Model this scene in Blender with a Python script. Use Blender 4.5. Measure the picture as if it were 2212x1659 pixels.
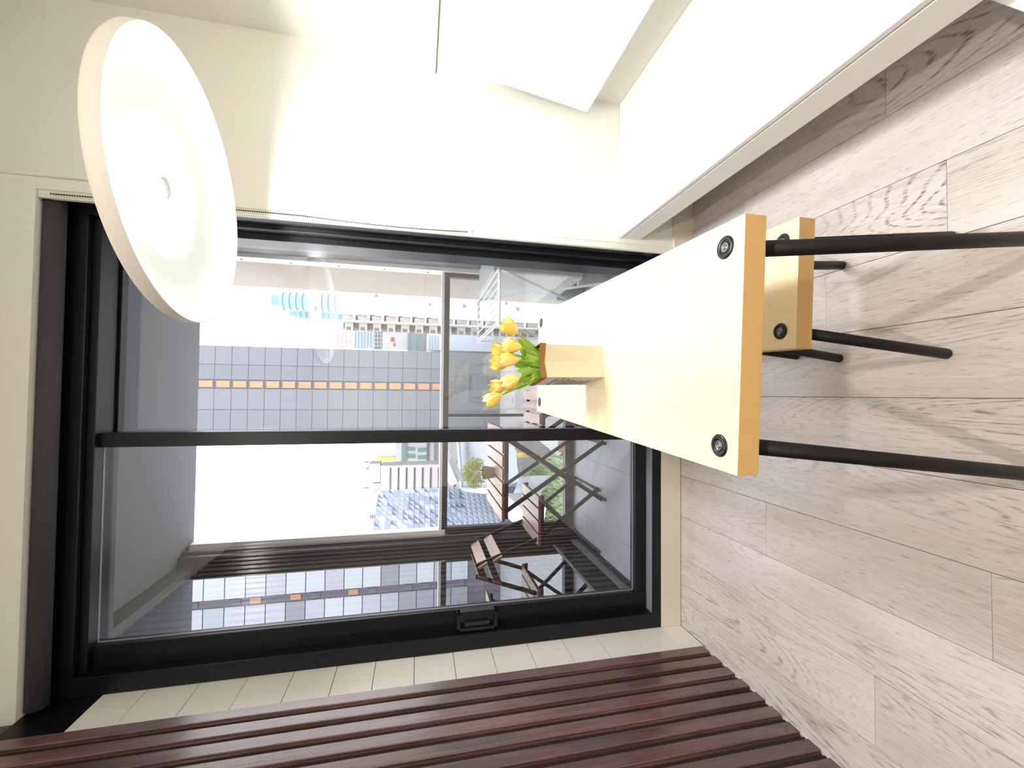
import bpy, bmesh, math, random
from mathutils import Vector, Matrix
random.seed(7)
C = bpy.context.scene.collection
S = bpy.context.scene
for o in list(bpy.data.objects):
    bpy.data.objects.remove(o, do_unlink=True)

# ------------------------------------------------------------------ camera
F_PX, YAW, PITCH, ROLL, EYE = 911.1, math.radians(-1.5104), math.radians(-12.386), math.radians(0.838), 1.25
RZ = Matrix.Rotation(YAW, 3, 'Z'); RX = Matrix.Rotation(PITCH, 3, 'X')
BASE = Matrix(((1, 0, 0), (0, 0, -1), (0, 1, 0)))
UP = RZ @ RX @ BASE @ Matrix.Rotation(ROLL, 3, 'Z')          # upright camera axes (columns)
cam_d = bpy.data.cameras.new('camera'); cam = bpy.data.objects.new('camera', cam_d); C.objects.link(cam)
cam_d.sensor_fit = 'HORIZONTAL'; cam_d.sensor_width = 36.0; cam_d.lens = F_PX / 2212 * 36.0
cam_d.clip_start = 0.02; cam_d.clip_end = 2000
cx, cy, cz = UP.col[0], UP.col[1], UP.col[2]
R3 = Matrix((-cy, cx, cz)).transposed()                      # the phone was held on its side
cam.matrix_world = Matrix.Translation((0, 0, EYE)) @ R3.to_4x4()
S.camera = cam
def ray(x, y): return UP @ Vector(((829.5 - y) / F_PX, -(x - 1106) / F_PX, -1.0))
def at(x, y, Y):
    r = ray(x, y); return Vector((0, 0, EYE)) + r * (Y / r.y)
def atz(x, y, z):
    r = ray(x, y); return Vector((0, 0, EYE)) + r * ((z - EYE) / r.z)

# ------------------------------------------------------------------ world, sun, exposure
W = bpy.data.worlds.new('sky'); S.world = W; W.use_nodes = True
wn = W.node_tree.nodes; bg = wn['Background']
bg.inputs['Color'].default_value = (0.97, 0.985, 1.0, 1); bg.inputs['Strength'].default_value = 2.9
sd = bpy.data.lights.new('sun', 'SUN'); sd.energy = 0.5; sd.angle = math.radians(25); sd.color = (1, .97, .92)
sun = bpy.data.objects.new('sun', sd); C.objects.link(sun)
sun.rotation_euler = (math.radians(50), 0, math.radians(38))
S.view_settings.view_transform = 'Standard'; S.view_settings.look = 'None'
S.view_settings.exposure = 0.6; S.view_settings.gamma = 1.0; S.view_settings.use_curve_mapping = False
LAMP_L, DOWN_W = 100.0, 18.0

# ------------------------------------------------------------------ materials
def srgb(r, g, b):
    f = lambda c: (c / 12.92 if c <= .04045 else ((c + .055) / 1.055) ** 2.4)
    return (f(r / 255), f(g / 255), f(b / 255), 1)
MATS = {}
def mat(name, col, rough=.5, metal=0, bump=None, noise=None, coat=0, emit=None, alpha=None, spec=.5):
    """noise=(scale, amount) mottles the colour, bump=(scale, strength) roughens the surface"""
    m = bpy.data.materials.new(name); m.use_nodes = True; MATS[name] = m
    nt = m.node_tree; b = nt.nodes['Principled BSDF']
    b.inputs['Base Color'].default_value = col; b.inputs['Roughness'].default_value = rough
    b.inputs['Metallic'].default_value = metal; b.inputs['Coat Weight'].default_value = coat
    b.inputs['Specular IOR Level'].default_value = spec
    tc = nt.nodes.new('ShaderNodeTexCoord')
    if noise:
        n = nt.nodes.new('ShaderNodeTexNoise'); n.inputs['Scale'].default_value = noise[0]; n.inputs['Detail'].default_value = 5
        nt.links.new(tc.outputs['Object'], n.inputs['Vector'])
        mx = nt.nodes.new('ShaderNodeMix'); mx.data_type = 'RGBA'
        mx.inputs[6].default_value = tuple(c * (1 - noise[1]) for c in col[:3]) + (1,)
        mx.inputs[7].default_value = tuple(min(1, c * (1 + noise[1])) for c in col[:3]) + (1,)
        nt.links.new(n.outputs['Fac'], mx.inputs[0]); nt.links.new(mx.outputs[2], b.inputs['Base Color'])
    if bump:
        n = nt.nodes.new('ShaderNodeTexNoise'); n.inputs['Scale'].default_value = bump[0]; n.inputs['Detail'].default_value = 4
        nt.links.new(tc.outputs['Object'], n.inputs['Vector'])
        bp = nt.nodes.new('ShaderNodeBump'); bp.inputs['Strength'].default_value = bump[1]; bp.inputs['Distance'].default_value = .01
        nt.links.new(n.outputs['Fac'], bp.inputs['Height']); nt.links.new(bp.outputs['Normal'], b.inputs['Normal'])
    if emit:
        b.inputs['Emission Color'].default_value = emit[0]; b.inputs['Emission Strength'].default_value = emit[1]
    return m

def glass(name, f0=.045, tint=(1, 1, 1), rough=0.0, base=None):
    """flat pane: what is not mirrored at the surface passes straight through (or meets a dark backing)"""
    m = bpy.data.materials.new(name); m.use_nodes = True; MATS[name] = m; nt = m.node_tree
    nt.nodes.remove(nt.nodes['Principled BSDF']); out = nt.nodes['Material Output']
    g = nt.nodes.new('ShaderNodeNewGeometry'); dot = nt.nodes.new('ShaderNodeVectorMath'); dot.operation = 'DOT_PRODUCT'
    nt.links.new(g.outputs['Incoming'], dot.inputs[0]); nt.links.new(g.outputs['Normal'], dot.inputs[1])
    def mth(op, a, b=None, c=None):
        n = nt.nodes.new('ShaderNodeMath'); n.operation = op
        for i, v in enumerate((a, b, c)):
            if v is None: continue
            if isinstance(v, (int, float)): n.inputs[i].default_value = v
            else: nt.links.new(v, n.inputs[i])
        return n.outputs[0]
    c = mth('ABSOLUTE', dot.outputs['Value']); k = mth('POWER', mth('SUBTRACT', 1.0, c), 5.0)
    fr = mth('MULTIPLY_ADD', k, 1 - f0, f0)
    tr = nt.nodes.new('ShaderNodeBsdfTransparent'); tr.inputs['Color'].default_value = tint + (1,)
    if base:
        tr = nt.nodes.new('ShaderNodeBsdfDiffuse'); tr.inputs['Color'].default_value = base
    gl = nt.nodes.new('ShaderNodeBsdfGlossy'); gl.inputs['Roughness'].default_value = rough
    gl.inputs['Color'].default_value = (.95, .97, 1, 1)
    mx = nt.nodes.new('ShaderNodeMixShader')
    nt.links.new(fr, mx.inputs[0]); nt.links.new(tr.outputs[0], mx.inputs[1]); nt.links.new(gl.outputs[0], mx.inputs[2])
    nt.links.new(mx.outputs[0], out.inputs[0])
    return m

def wood(name, base, dark, light, along=1, ring=9.0, stretch=.06, line=.75, pore=.5, rough=.4, var=.12, coat=0.0, warp=1.6, sharp=(.62, .9), bumpk=.25, finek=.12):
    """plank wood: growth-ring lines warped by noise, pores as short dashes, per-object shift of grain and tone"""
    m = bpy.data.materials.new(name); m.use_nodes = True; MATS[name] = m; nt = m.node_tree; L = nt.links
    N = lambda t: nt.nodes.new(t)
    b = nt.nodes['Principled BSDF']; b.inputs['Roughness'].default_value = rough; b.inputs['Coat Weight'].default_value = coat
    b.inputs['Coat Roughness'].default_value = .18
    tc = N('ShaderNodeTexCoord'); oi = N('ShaderNodeObjectInfo')
    sc = N('ShaderNodeVectorMath'); sc.operation = 'SCALE'; sc.inputs[0].default_value = (3.7, 9.1, 5.3); L.new(oi.outputs['Random'], sc.inputs['Scale'])
    ad = N('ShaderNodeVectorMath'); ad.operation = 'ADD'; L.new(tc.outputs['Object'], ad.inputs[0]); L.new(sc.outputs[0], ad.inputs[1])
    def mapped(s):
        mp = N('ShaderNodeMapping'); mp.inputs['Scale'].default_value = s; L.new(ad.outputs[0], mp.inputs['Vector']); return mp.outputs[0]
    def S3(across, alongs): 
        v = [across] * 3; v[along] = alongs; return tuple(v)
    def noise(vec, scale, detail=3, rgh=.5):
        n = N('ShaderNodeTexNoise'); n.inputs['Scale'].default_value = scale; n.inputs['Detail'].default_value = detail
        n.inputs['Roughness'].default_value = rgh; L.new(vec, n.inputs['Vector']); return n.outputs['Fac']
    def mth(op, a, c=None, d=None):
        n = N('ShaderNodeMath'); n.operation = op
        for i, v in enumerate((a, c, d)):
            if v is None: continue
            if isinstance(v, (int, float)): n.inputs[i].default_value = v
            else: L.new(v, n.inputs[i])
        return n.outputs[0]
    def ramp(v, p0, p1):
        n = N('ShaderNodeMapRange'); n.inputs[1].default_value = p0; n.inputs[2].default_value = p1; n.clamp = True; L.new(v, n.inputs[0]); return n.outputs[0]
    field = noise(mapped(S3(4.2, stretch * 9)), warp, 1.6, .4)             # smooth height field -> contour lines
    rings = mth('FRACT', mth('MULTIPLY', field, ring * 4))
    tri = mth('ABSOLUTE', mth('MULTIPLY_ADD', rings, 2.0, -1.0))
    linem = ramp(tri, sharp[0], sharp[1])
    dash = ramp(noise(mapped(S3(260, 22)), 1.0, 2), .40, .62)
    patch = ramp(noise(mapped(S3(3, .7)), 1.0, 2), .36, .66)
    lines = mth('MULTIPLY', mth('MULTIPLY', linem, dash), mth('MULTIPLY', patch, line))
    pores = mth('MULTIPLY', ramp(noise(mapped(S3(420, 26)), 1.0, 2), .60, .74), pore)
    cloud = noise(mapped(S3(7, 1.6)), 1.0, 4)
    fine = noise(mapped(S3(120, 3)), 1.0, 3)
    mx = N('ShaderNodeMix'); mx.data_type = 'RGBA'; mx.inputs[6].default_value = base; mx.inputs[7].default_value = light; L.new(ramp(cloud, .3, .7), mx.inputs[0])
    mx2 = N('ShaderNodeMix'); mx2.data_type = 'RGBA'; mx2.inputs[7].default_value = dark; L.new(mx.outputs[2], mx2.inputs[6])
    amt = mth('MINIMUM', mth('MAXIMUM', lines, mth('ADD', pores, mth('MULTIPLY', ramp(fine, .45, .75), finek))), .9)
    L.new(amt, mx2.inputs[0])
    hv = N('ShaderNodeHueSaturation'); L.new(mx2.outputs[2], hv.inputs['Color'])
    L.new(mth('MULTIPLY_ADD', oi.outputs['Random'], 2 * var, 1 - var), hv.inputs['Value'])
    L.new(hv.outputs[0], b.inputs['Base Color'])
    bp = N('ShaderNodeBump'); bp.inputs['Strength'].default_value = bumpk; bp.inputs['Distance'].default_value = .0015; bp.invert = True
    L.new(amt, bp.inputs['Height']); L.new(bp.outputs['Normal'], b.inputs['Normal'])
    return m

mat('wall_white', srgb(238, 237, 228), .7, bump=(60, .05))
mat('ceiling_white', srgb(238, 237, 230), .8)
mat('lacquer_white', srgb(243, 242, 236), .32)
mat('tile_white', srgb(235, 233, 225), .3, noise=(3, .03))
mat('joint_dark', srgb(96, 88, 76), .9)
mat('skirting', srgb(226, 216, 200), .45, noise=(6, .04))
mat('frame_black', srgb(13, 13, 19), .36, spec=.35)
mat('sill_skylit_metal', srgb(168, 172, 188), .3, metal=.35)  # sky light on the black sill, put into a paler metal colour
mat('joint_soft', srgb(168, 162, 146), .8)
mat('frame_dark', srgb(44, 44, 52), .42, spec=.4)
mat('blind_fabric', srgb(66, 64, 70), .85, bump=(300, .2))
mat('bead_black', srgb(28, 26, 26), .4)
mat('gasket', srgb(120, 122, 130), .35)
mat('steel_black', srgb(17, 15, 15), .5, spec=.3)
mat('bolt_black', srgb(44, 43, 45), .3, metal=.6)
mat('bolt_grey', srgb(120, 120, 122), .35, metal=.8)
wood('floor_oak', srgb(204, 193, 188), srgb(84, 70, 64), srgb(224, 215, 212), along=1, ring=15, rough=.34, var=.07, coat=.45, warp=1.0, sharp=(.6, .92), pore=.52, line=.95)
wood('maple', srgb(237, 216, 174), srgb(214, 180, 126), srgb(243, 226, 192), along=1, ring=3, line=.22, pore=.1, rough=.38, var=.01, bumpk=.05)
mat('maple_edge_shaded', srgb(206, 166, 104), .5, noise=(40, .06))  # side faces of the maple, colour also darkened for facing away from the lamp
wood('slat_wood', srgb(62, 38, 37), srgb(22, 14, 14), srgb(126, 90, 86), along=2, ring=4, line=.6, pore=.7, rough=.36, var=.2, coat=1.0, finek=.55)
mat('slat_groove', srgb(34, 18, 15), .6)
mat('shade_white', srgb(226, 218, 208), .55)
mat('shade_inner', srgb(222, 229, 226), .5)
mat('led', (1, 1, 1, 1), .5, emit=((.96, .99, 1.0, 1), LAMP_L))
mat('cord', srgb(196, 190, 172), .6)
mat('kraft', srgb(221, 208, 182), .8, noise=(30, .04))
mat('kraft_white', srgb(230, 222, 212), .8, noise=(30, .03))
mat('kraft_cuff', srgb(150, 106, 56), .8, noise=(40, .06))
mat('print_dark', srgb(58, 46, 42), .8)
mat('petal', srgb(252, 214, 108), .5, noise=(22, .12))
mat('petal_pale', srgb(253, 228, 150), .5, noise=(25, .1))
mat('stem_green', srgb(146, 172, 66), .5)
mat('leaf_green', srgb(156, 198, 78), .42, noise=(30, .3))
mat('balcony_tile', srgb(176, 178, 192), .55, noise=(5, .06))
mat('concrete', srgb(96, 99, 108), .8, noise=(4, .05))
mat('concrete_dark', srgb(62, 64, 74), .8)
mat('balcony_wall', srgb(118, 120, 122), .8, noise=(3, .03))
mat('fin_tan', srgb(134, 124, 117), .8, noise=(2, .03))
mat('skylit_white', srgb(246, 245, 246), .4)  # sky brightness on the opening's edges, put into the colour
glass('pane_glass', .075)
glass('rail_glass', .05, (.93, .96, .97))
glass('mirror_glass', .62, rough=.004, base=srgb(40, 44, 44))
wood('bistro_wood', srgb(202, 172, 160), srgb(90, 58, 48), srgb(226, 204, 194), along=1, line=.4, var=.1)
mat('bistro_edge', srgb(120, 60, 44), .6)
mat('pot_brown', srgb(150, 126, 108), .7)
mat('foliage', srgb(206, 213, 150), .5, noise=(60, .35))
mat('wire_white', srgb(238, 240, 244), .35)
mat('ac_white', srgb(196, 199, 200), .4)
mat('handle_black', srgb(22, 22, 26), .3)
mat('bulb_warm', (1, 1, 1, 1), .5, emit=((1, .93, .82, 1), 40))

# ------------------------------------------------------------------ mesh helpers
def new_bm(): return bmesh.new()
def box(bm, x0, x1, y0, y1, z0, z1, bev=0):
    vs = [bm.verts.new(p) for p in ((x0, y0, z0), (x1, y0, z0), (x1, y1, z0), (x0, y1, z0), (x0, y0, z1), (x1, y0, z1), (x1, y1, z1), (x0, y1, z1))]
    fs = [bm.faces.new([vs[i] for i in q]) for q in ((0, 3, 2, 1), (4, 5, 6, 7), (0, 1, 5, 4), (1, 2, 6, 5), (2, 3, 7, 6), (3, 0, 4, 7))]
    if bev:
        es = list({e for f in fs for e in f.edges}); bmesh.ops.bevel(bm, geom=es, offset=bev, segments=2, affect='EDGES', profile=.6)
    return bm
def prism(bm, pts, vec):
    vec = Vector(vec); a = [bm.verts.new(p) for p in pts]; b = [bm.verts.new(Vector(p) + vec) for p in pts]
    n = len(pts); bm.faces.new(a[::-1]); bm.faces.new(b)
    for i in range(n): bm.faces.new((a[i], a[(i + 1) % n], b[(i + 1) % n], b[i]))
    return bm
def tube(bm, path, r, n=8, caps=True, radii=None):
    path = [Vector(p) for p in path]; rings = []
    prev = None
    for i, p in enumerate(path):
        t = (path[min(i + 1, len(path) - 1)] - path[max(i - 1, 0)]).normalized()
        if prev is None:
            u = t.cross(Vector((0, 0, 1)) if abs(t.z) < .9 else Vector((1, 0, 0))).normalized()
        else:
            u = (prev - t * prev.dot(t)).normalized()
        prev = u; w = t.cross(u); rr = radii[i] if radii else r
        rings.append([bm.verts.new(p + (u * math.cos(2 * math.pi * k / n) + w * math.sin(2 * math.pi * k / n)) * rr) for k in range(n)])
    for a, b in zip(rings, rings[1:]):
        for k in range(n): bm.faces.new((a[k], a[(k + 1) % n], b[(k + 1) % n], b[k])).smooth = True
    if caps:
        bm.faces.new(rings[0][::-1]); bm.faces.new(rings[-1])
    return bm
def lathe(bm, prof, n=48, smooth=True):
    rings = []
    for r, z in prof:
        if r < 1e-6: rings.append([bm.verts.new((0, 0, z))])
        else: rings.append([bm.verts.new((r * math.cos(2 * math.pi * k / n), r * math.sin(2 * math.pi * k / n), z)) for k in range(n)])
    for a, b in zip(rings, rings[1:]):
        for k in range(n):
            k2 = (k + 1) % n
            vs = [a[k % len(a)], a[k2 % len(a)], b[k2 % len(b)], b[k % len(b)]]
            u = []
            for v in vs:
                if v not in u: u.append(v)
            if len(u) > 2: bm.faces.new(u).smooth = smooth
    return bm
def mesh(bm, name):
    bmesh.ops.recalc_face_normals(bm, faces=bm.faces[:])
    me = bpy.data.meshes.new(name); bm.to_mesh(me); bm.free(); return me
def obj(name, bm, m=None, parent=None, loc=None, rot=None):
    me = bm if isinstance(bm, bpy.types.Mesh) else mesh(bm, name)
    o = bpy.data.objects.new(name, me); C.objects.link(o)
    if m is not None:
        ms = m if isinstance(m, (list, tuple)) else [m]
        if len(me.materials) == 0:
            for q in ms: me.materials.append(MATS[q])
    if loc: o.location = loc
    if rot: o.rotation_euler = rot
    if parent: o.parent = parent
    return o
def share(name, me, parent=None, loc=(0, 0, 0), rot=None, m=None):
    o = bpy.data.objects.new(name, me); C.objects.link(o); o.location = loc
    if rot: o.rotation_euler = rot
    if parent: o.parent = parent
    if m: 
        o.material_slots[0].link = 'OBJECT'; o.material_slots[0].material = MATS[m]
    return o
def bxo(name, m, parent, x0, x1, y0, y1, z0, z1, bev=0): return obj(name, box(new_bm(), x0, x1, y0, y1, z0, z1, bev), m, parent)
def tag(o, label, cat, group=None):
    o['label'] = label; o['category'] = cat
    if group: o['group'] = group
    return o
def thing(name, label, cat, loc=(0, 0, 0), group=None, rz=0):
    o = bpy.data.objects.new(name, None); C.objects.link(o); o.location = loc; o.rotation_euler = (0, 0, rz); o.empty_display_size = .05
    return tag(o, label, cat, group)
def struct(o, label=None):
    o['kind'] = 'structure'
    if label: o['label'] = label
    return o
def group_empty(name, label):
    o = bpy.data.objects.new(name, None); C.objects.link(o); return struct(o, label)
def set_faces(o, fn, idx, extra):
    o.data.materials.append(MATS[extra])
    for p in o.data.polygons:
        if fn(p): p.material_index = idx

# ================================================================== ROOM SHELL
XL, XR, XR2, YW, YD, YB, ZC = -1.104, 1.335, 1.385, 1.751, 1.84, -2.3, 2.80
# --- floor: subfloor with single oak planks
fl = struct(bxo('floor', 'joint_dark', None, XL - .1, 1.5, YB, YD + .02, -.06, -.0035), 'whitewashed oak plank floor')
PW = .194
joints = {-3: (1.323, .698, -.9), 1: (1.083, -.3), 2: (.766, -.7), -5: (.95, -.6), -4: (.45, -1.1), -2: (.2, -1.2), -1: (.5, -.9), 0: (.1, -1.5), 3: (1.42, .0), 4: (.9, -.6), 5: (.5, -1.0), 6: (1.1, -.4), -6: (.8, -.8)}
for k in range(-6, 8):
    x0 = .002 + k * PW; x1 = x0 + PW
    x0 = max(x0, XL); x1 = min(x1, 1.47)
    if x1 - x0 < .02: continue
    ys = [YD - .001] + sorted(joints.get(k, (.6, -.8)), reverse=True) + [YB]
    for a, b in zip(ys, ys[1:]):
        g = .0007
        bm = box(new_bm(), x0 - (x0 + x1) / 2 + g, x1 - (x0 + x1) / 2 - g, (b - a) / 2 + g * .6, (a - b) / 2 - g * .6, -.014, 0, .0008)
        obj('plank', bm, 'floor_oak', fl, ((x0 + x1) / 2, (a + b) / 2, 0))
ce = struct(bxo('ceiling', 'ceiling_white', None, XL - .1, 1.6, YB - .1, 2.0, ZC, ZC + .1), 'white ceiling')
struct(bxo('wall_rear', 'wall_white', None, XL - .1, 1.6, YB - .1, YB, -.06, ZC), 'white wall behind the room')
# --- back wall: pier right of the door, lintel above it
wb = group_empty('wall_back', 'white wall around the balcony door')
bxo('pier', 'wall_white', wb, .695, 1.5, YW, 2.0, 0, 2.545)
bxo('lintel', 'wall_white', wb, XL - .1, 1.5, YW - .002, 2.0, 2.545, ZC)
bm = box(new_bm(), .667, .697, YW + .003, YW + .024, .10, 2.545, .006); obj('corner_bead', bm, 'tile_white', wb)
sk = struct(bxo('baseboard_back', 'skirting', None, .662, XR, YW - .012, YW + .0, .0, .101, .002), 'beige tile skirting at the foot of the wall')
struct(bxo('baseboard_sill', 'skirting', None, XL, .70, YD, 2.0, 0, .105, .002), 'beige riser under the balcony door')
# --- right wall with bulkhead panel and cap
wr = group_empty('wall_right', 'white right wall with projecting lower panel')
bxo('upper_wall', 'wall_white', wr, XR2, 1.5, YB, YW, 0, ZC)
bxo('lower_panel', 'wall_white', wr, XR, XR2 + .001, YB, YW, 0, 1.196)
bxo('cap', 'lacquer_white', wr, XR - .004, XR2 + .001, YB, YW - .001, 1.203, 1.225, .003)
bxo('cap_gap', 'joint_soft', wr, XR + .003, XR2, YB, YW - .002, 1.196, 1.203)
# --- left wall: plain wall, white tiles by the door, wood slats, dark recess end
wl = struct(bxo('wall_left', 'joint_dark', None, XL - .1, XL - .006, YB, 2.0, -.06, ZC), 'left wall with white tiles and dark wooden slats')
zj = [0.0, .115, .278, .441, .604, .767, .93, 1.093, 1.254, 1.408, 1.557, 1.716, 1.882, 2.045, 2.218, 2.36]
for i, (a, b) in enumerate(zip(zj, zj[1:])):
    pr = random.uniform(-.0012, .0012)
    bm = box(new_bm(), -.012, pr, 1.60, YD + .02 + random.uniform(-.001, .003), a + .0011, b - .0011, .0012)
    obj('tile', bm, 'tile_white', wl, (XL, 0, 0))
bxo('recess_end', 'frame_black', wl, XL - .012, XL + .001, 1.60, 2.0, 2.362, 2.545)
bxo('slat_backing', 'tile_white', wl, XL - .006, XL + .003, YB, 1.655, 0.0, ZC)
prof = [(.0, 0), (.0, .004), (.0035, .0055), (.0035, .0135), (.006, .0155), (.047, .0155), (.0495, .0135), (.0495, .006), (.0535, .006), (.0535, 0)]
bm = prism(new_bm(), [(h, -y, .024) for y, h in prof], (0, 0, 2.545 - .024))
slat_me = mesh(bm, 'slat'); slat_me.materials.append(MATS['slat_wood'])
bm = box(new_bm(), 0, .0045, -.0735, -.0565, .02, 2.545); gro_me = mesh(bm, 'groove'); gro_me.materials.append(MATS['slat_groove'])
for k in range(40):
    y = 1.648 - k * .0725
    share('slat', slat_me, wl, (XL + .003, y, random.uniform(-.002, .004)))
    share('slat_groove', gro_me, wl, (XL + .003, y, 0))

# ================================================================== BALCONY DOOR
d1 = group_empty('door_1', 'black framed sliding glass door to the balcony')
FX0, FX1, FT = XL, .695, 2.545
def fr(name, x0, x1, y0, y1, z0, z1, m='frame_black', bev=.002): return bxo(name, m, d1, x0, x1, y0, y1, z0, z1, bev)
fr('outer_jamb', -1.103, -1.035, 1.842, 1.995, .105, FT)
fr('outer_jamb', .652, .697, 1.842, 2.03, .105, FT)
fr('jamb_cover', .6695, .697, 1.776, 1.8425, .105, FT)
fr('jamb_step', .628, .660, 1.90, 2.02, .15, FT)
fr('outer_sill', -1.0345, .6515, 1.842, 2.00, .1055, .150)
bxo('sill_top_skylit', 'sill_skylit_metal', d1, -1.034, .651, 1.848, 1.924, .150, .1515)  # top face of the black sill, added paler to carry the sky light
fr('sill_track', -1.04, .64, 1.925, 1.937, .15, .158)
fr('outer_head', -1.0345, .6515, 1.842, 2.0, 2.452, FT)
fr('head_recess_step', -1.0345, .6515, 1.868, 2.0, 2.425, 2.452)
# sliding leaf (left)
fr('sliding_stile', -1.04, -.952, 1.895, 1.945, .153, 2.44)
fr('sliding_stile', -.213, -.158, 1.895, 1.945, .153, 2.44)
fr('sliding_bottom_rail', -.952, -.213, 1.897, 1.945, .153, .212)
fr('sliding_top_rail', -.952, -.213, 1.897, 1.945, 2.428, 2.445)
bxo('glazing_bead', 'gasket', d1, -.952, -.213, 1.915, 1.925, .212, .2145)
bxo('glazing_bead', 'gasket', d1, -.952, -.949, 1.915, 1.925, .212, 2.428)
bxo('glazing_bead', 'gasket', d1, -.952, -.213, 1.915, 1.925, 2.424, 2.428)
bxo('pane', 'pane_glass', d1, -.950, -.214, 1.918, 1.923, .213, 2.427)
# fixed leaf (right)
fr('fixed_stile', .640, .66, 1.972, 2.01, .15, 2.55)
fr('fixed_stile', -.205, -.166, 1.972, 2.01, .15, 2.45)
fr('fixed_bottom_rail', -.166, .640, 1.972, 2.01, .15, .213)
fr('fixed_top_rail', -.166, .640, 1.972, 2.01, 2.415, 2.45)
bxo('glazing_bead', 'gasket', d1, .636, .640, 1.985, 1.995, .213, 2.42)
bxo('glazing_bead', 'gasket', d1, -.166, .638, 1.985, 1.995, .213, .216)
bxo('glazing_bead', 'gasket', d1, -.166, -.161, 1.985, 1.995, .213, 2.42)
bxo('pane', 'pane_glass', d1, -.164, .638, 1.988, 1.993, .214, 2.42)
# handle: raised ring with grip and latch
hb = fr('handle', -1.030, -.945, 1.882, 1.896, .896, 1.077, 'handle_black', .003)
bm = new_bm()
for a in ((-1.030, -1.018, .898, 1.075), (-.957, -.945, .898, 1.075), (-1.030, -.945, .898, .912), (-1.030, -.945, 1.061, 1.075)):
    box(bm, a[0], a[1], 1.856, 1.884, a[2], a[3], .002)
obj('handle_ring', bm, 'handle_black', hb)
bxo('latch', 'frame_dark', hb, -1.016, -1.000, 1.868, 1.884, .93, 1.04, .002)

# ================================================================== ROLLER BLIND
rb = thing('roller_blind', 'rolled-up dark grey roller blind in the recess above the balcony door', 'blind', (0, 1.797, 2.522))
bm = tube(new_bm(), [(-1.09, 0, 0), (.665, 0, 0)], .031, 24); obj('fabric_roll', bm, 'blind_fabric', rb)
bm = tube(new_bm(), [(-1.098, 0, 0), (.676, 0, 0)], .012, 12); obj('tube_core', bm, 'frame_dark', rb)
bm = tube(new_bm(), [(.664, 0, 0), (.674, 0, 0)], .033, 24); obj('chain_wheel', bm, 'frame_black', rb)
bxo('bracket', 'frame_black', rb, .672, .6945, -.02, .02, -.016, .0225, .002)
pts = []
for i in range(130):
    t = i / 129; z = 2.50 + (1.055 - 2.50) * t
    bulge = .018 * math.sin(math.pi * min(1, max(0, (t - .55) / .45))) if t > .55 else 0
    pts.append(Vector((.679 + .004 * math.sin(3 * t) - (.012 * t * 0) , 1.77 - 1.797 - .024 , z - 2.522)) + Vector((-bulge * .5, 0, 0)))
bm = new_bm()
for i in range(190):
    t = i / 189 * 129; a = int(t); p = pts[a].lerp(pts[min(a + 1, 129)], t - a)
    bmesh.ops.create_icosphere(bm, subdivisions=1, radius=.0031, matrix=Matrix.Translation(p))
tube(bm, pts, .0007, 5)
bc = obj('bead_chain', bm, 'bead_black', rb); bc['kind'] = 'stuff'
bm = box(new_bm(), .672, .692, -.048, -.041, 1.040 - 2.522, 1.072 - 2.522, .003)
box(bm, .676, .688, -.056, -.044, 1.05 - 2.522, 1.062 - 2.522, .002); obj('chain_clip', bm, 'wire_white', rb)

# ================================================================== BUILT-IN BENCH (white, floating)
bn = thing('floating_bench', 'white floating bench seat with tilted back panel along the right wall', 'bench', (0, 0, 0))
BY0, BY1 = .50, YW - .0015
obj('seat', box(new_bm(), .716, XR - .002, BY0, BY1, .358, .374, .002), 'lacquer_white', bn)
obj('seat_groove', box(new_bm(), .724, XR - .004, BY0 + .01, BY1 - .001, .352, .358), 'joint_dark', bn)
obj('front_apron', box(new_bm(), .716, XR - .002, BY0, BY1, .270, .3525, .002), 'lacquer_white', bn)
bm = prism(new_bm(), [(1.243, .12, .548), (1.330, .12, 1.078), (1.346 - .012, .12, 1.0755), (1.259, .12, .545)], (0, 1.709 - .12, 0)); obj('backrest', bm, 'lacquer_white', bn)
for y_ in (.3, 1.3): obj('backrest_bracket', box(new_bm(), 1.270, XR - .0015, y_, y_ + .06, .56, .60), 'lacquer_white', bn)
sb = obj('storage_box', box(new_bm(), 0, .36, -.26, 0, 0, .2, .004), 'lacquer_white', None, (.838 - .165, .626 - .115, 0), (0, 0, math.radians(35)))
tag(sb, 'white box on the floor under the near end of the floating bench', 'box')

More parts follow.
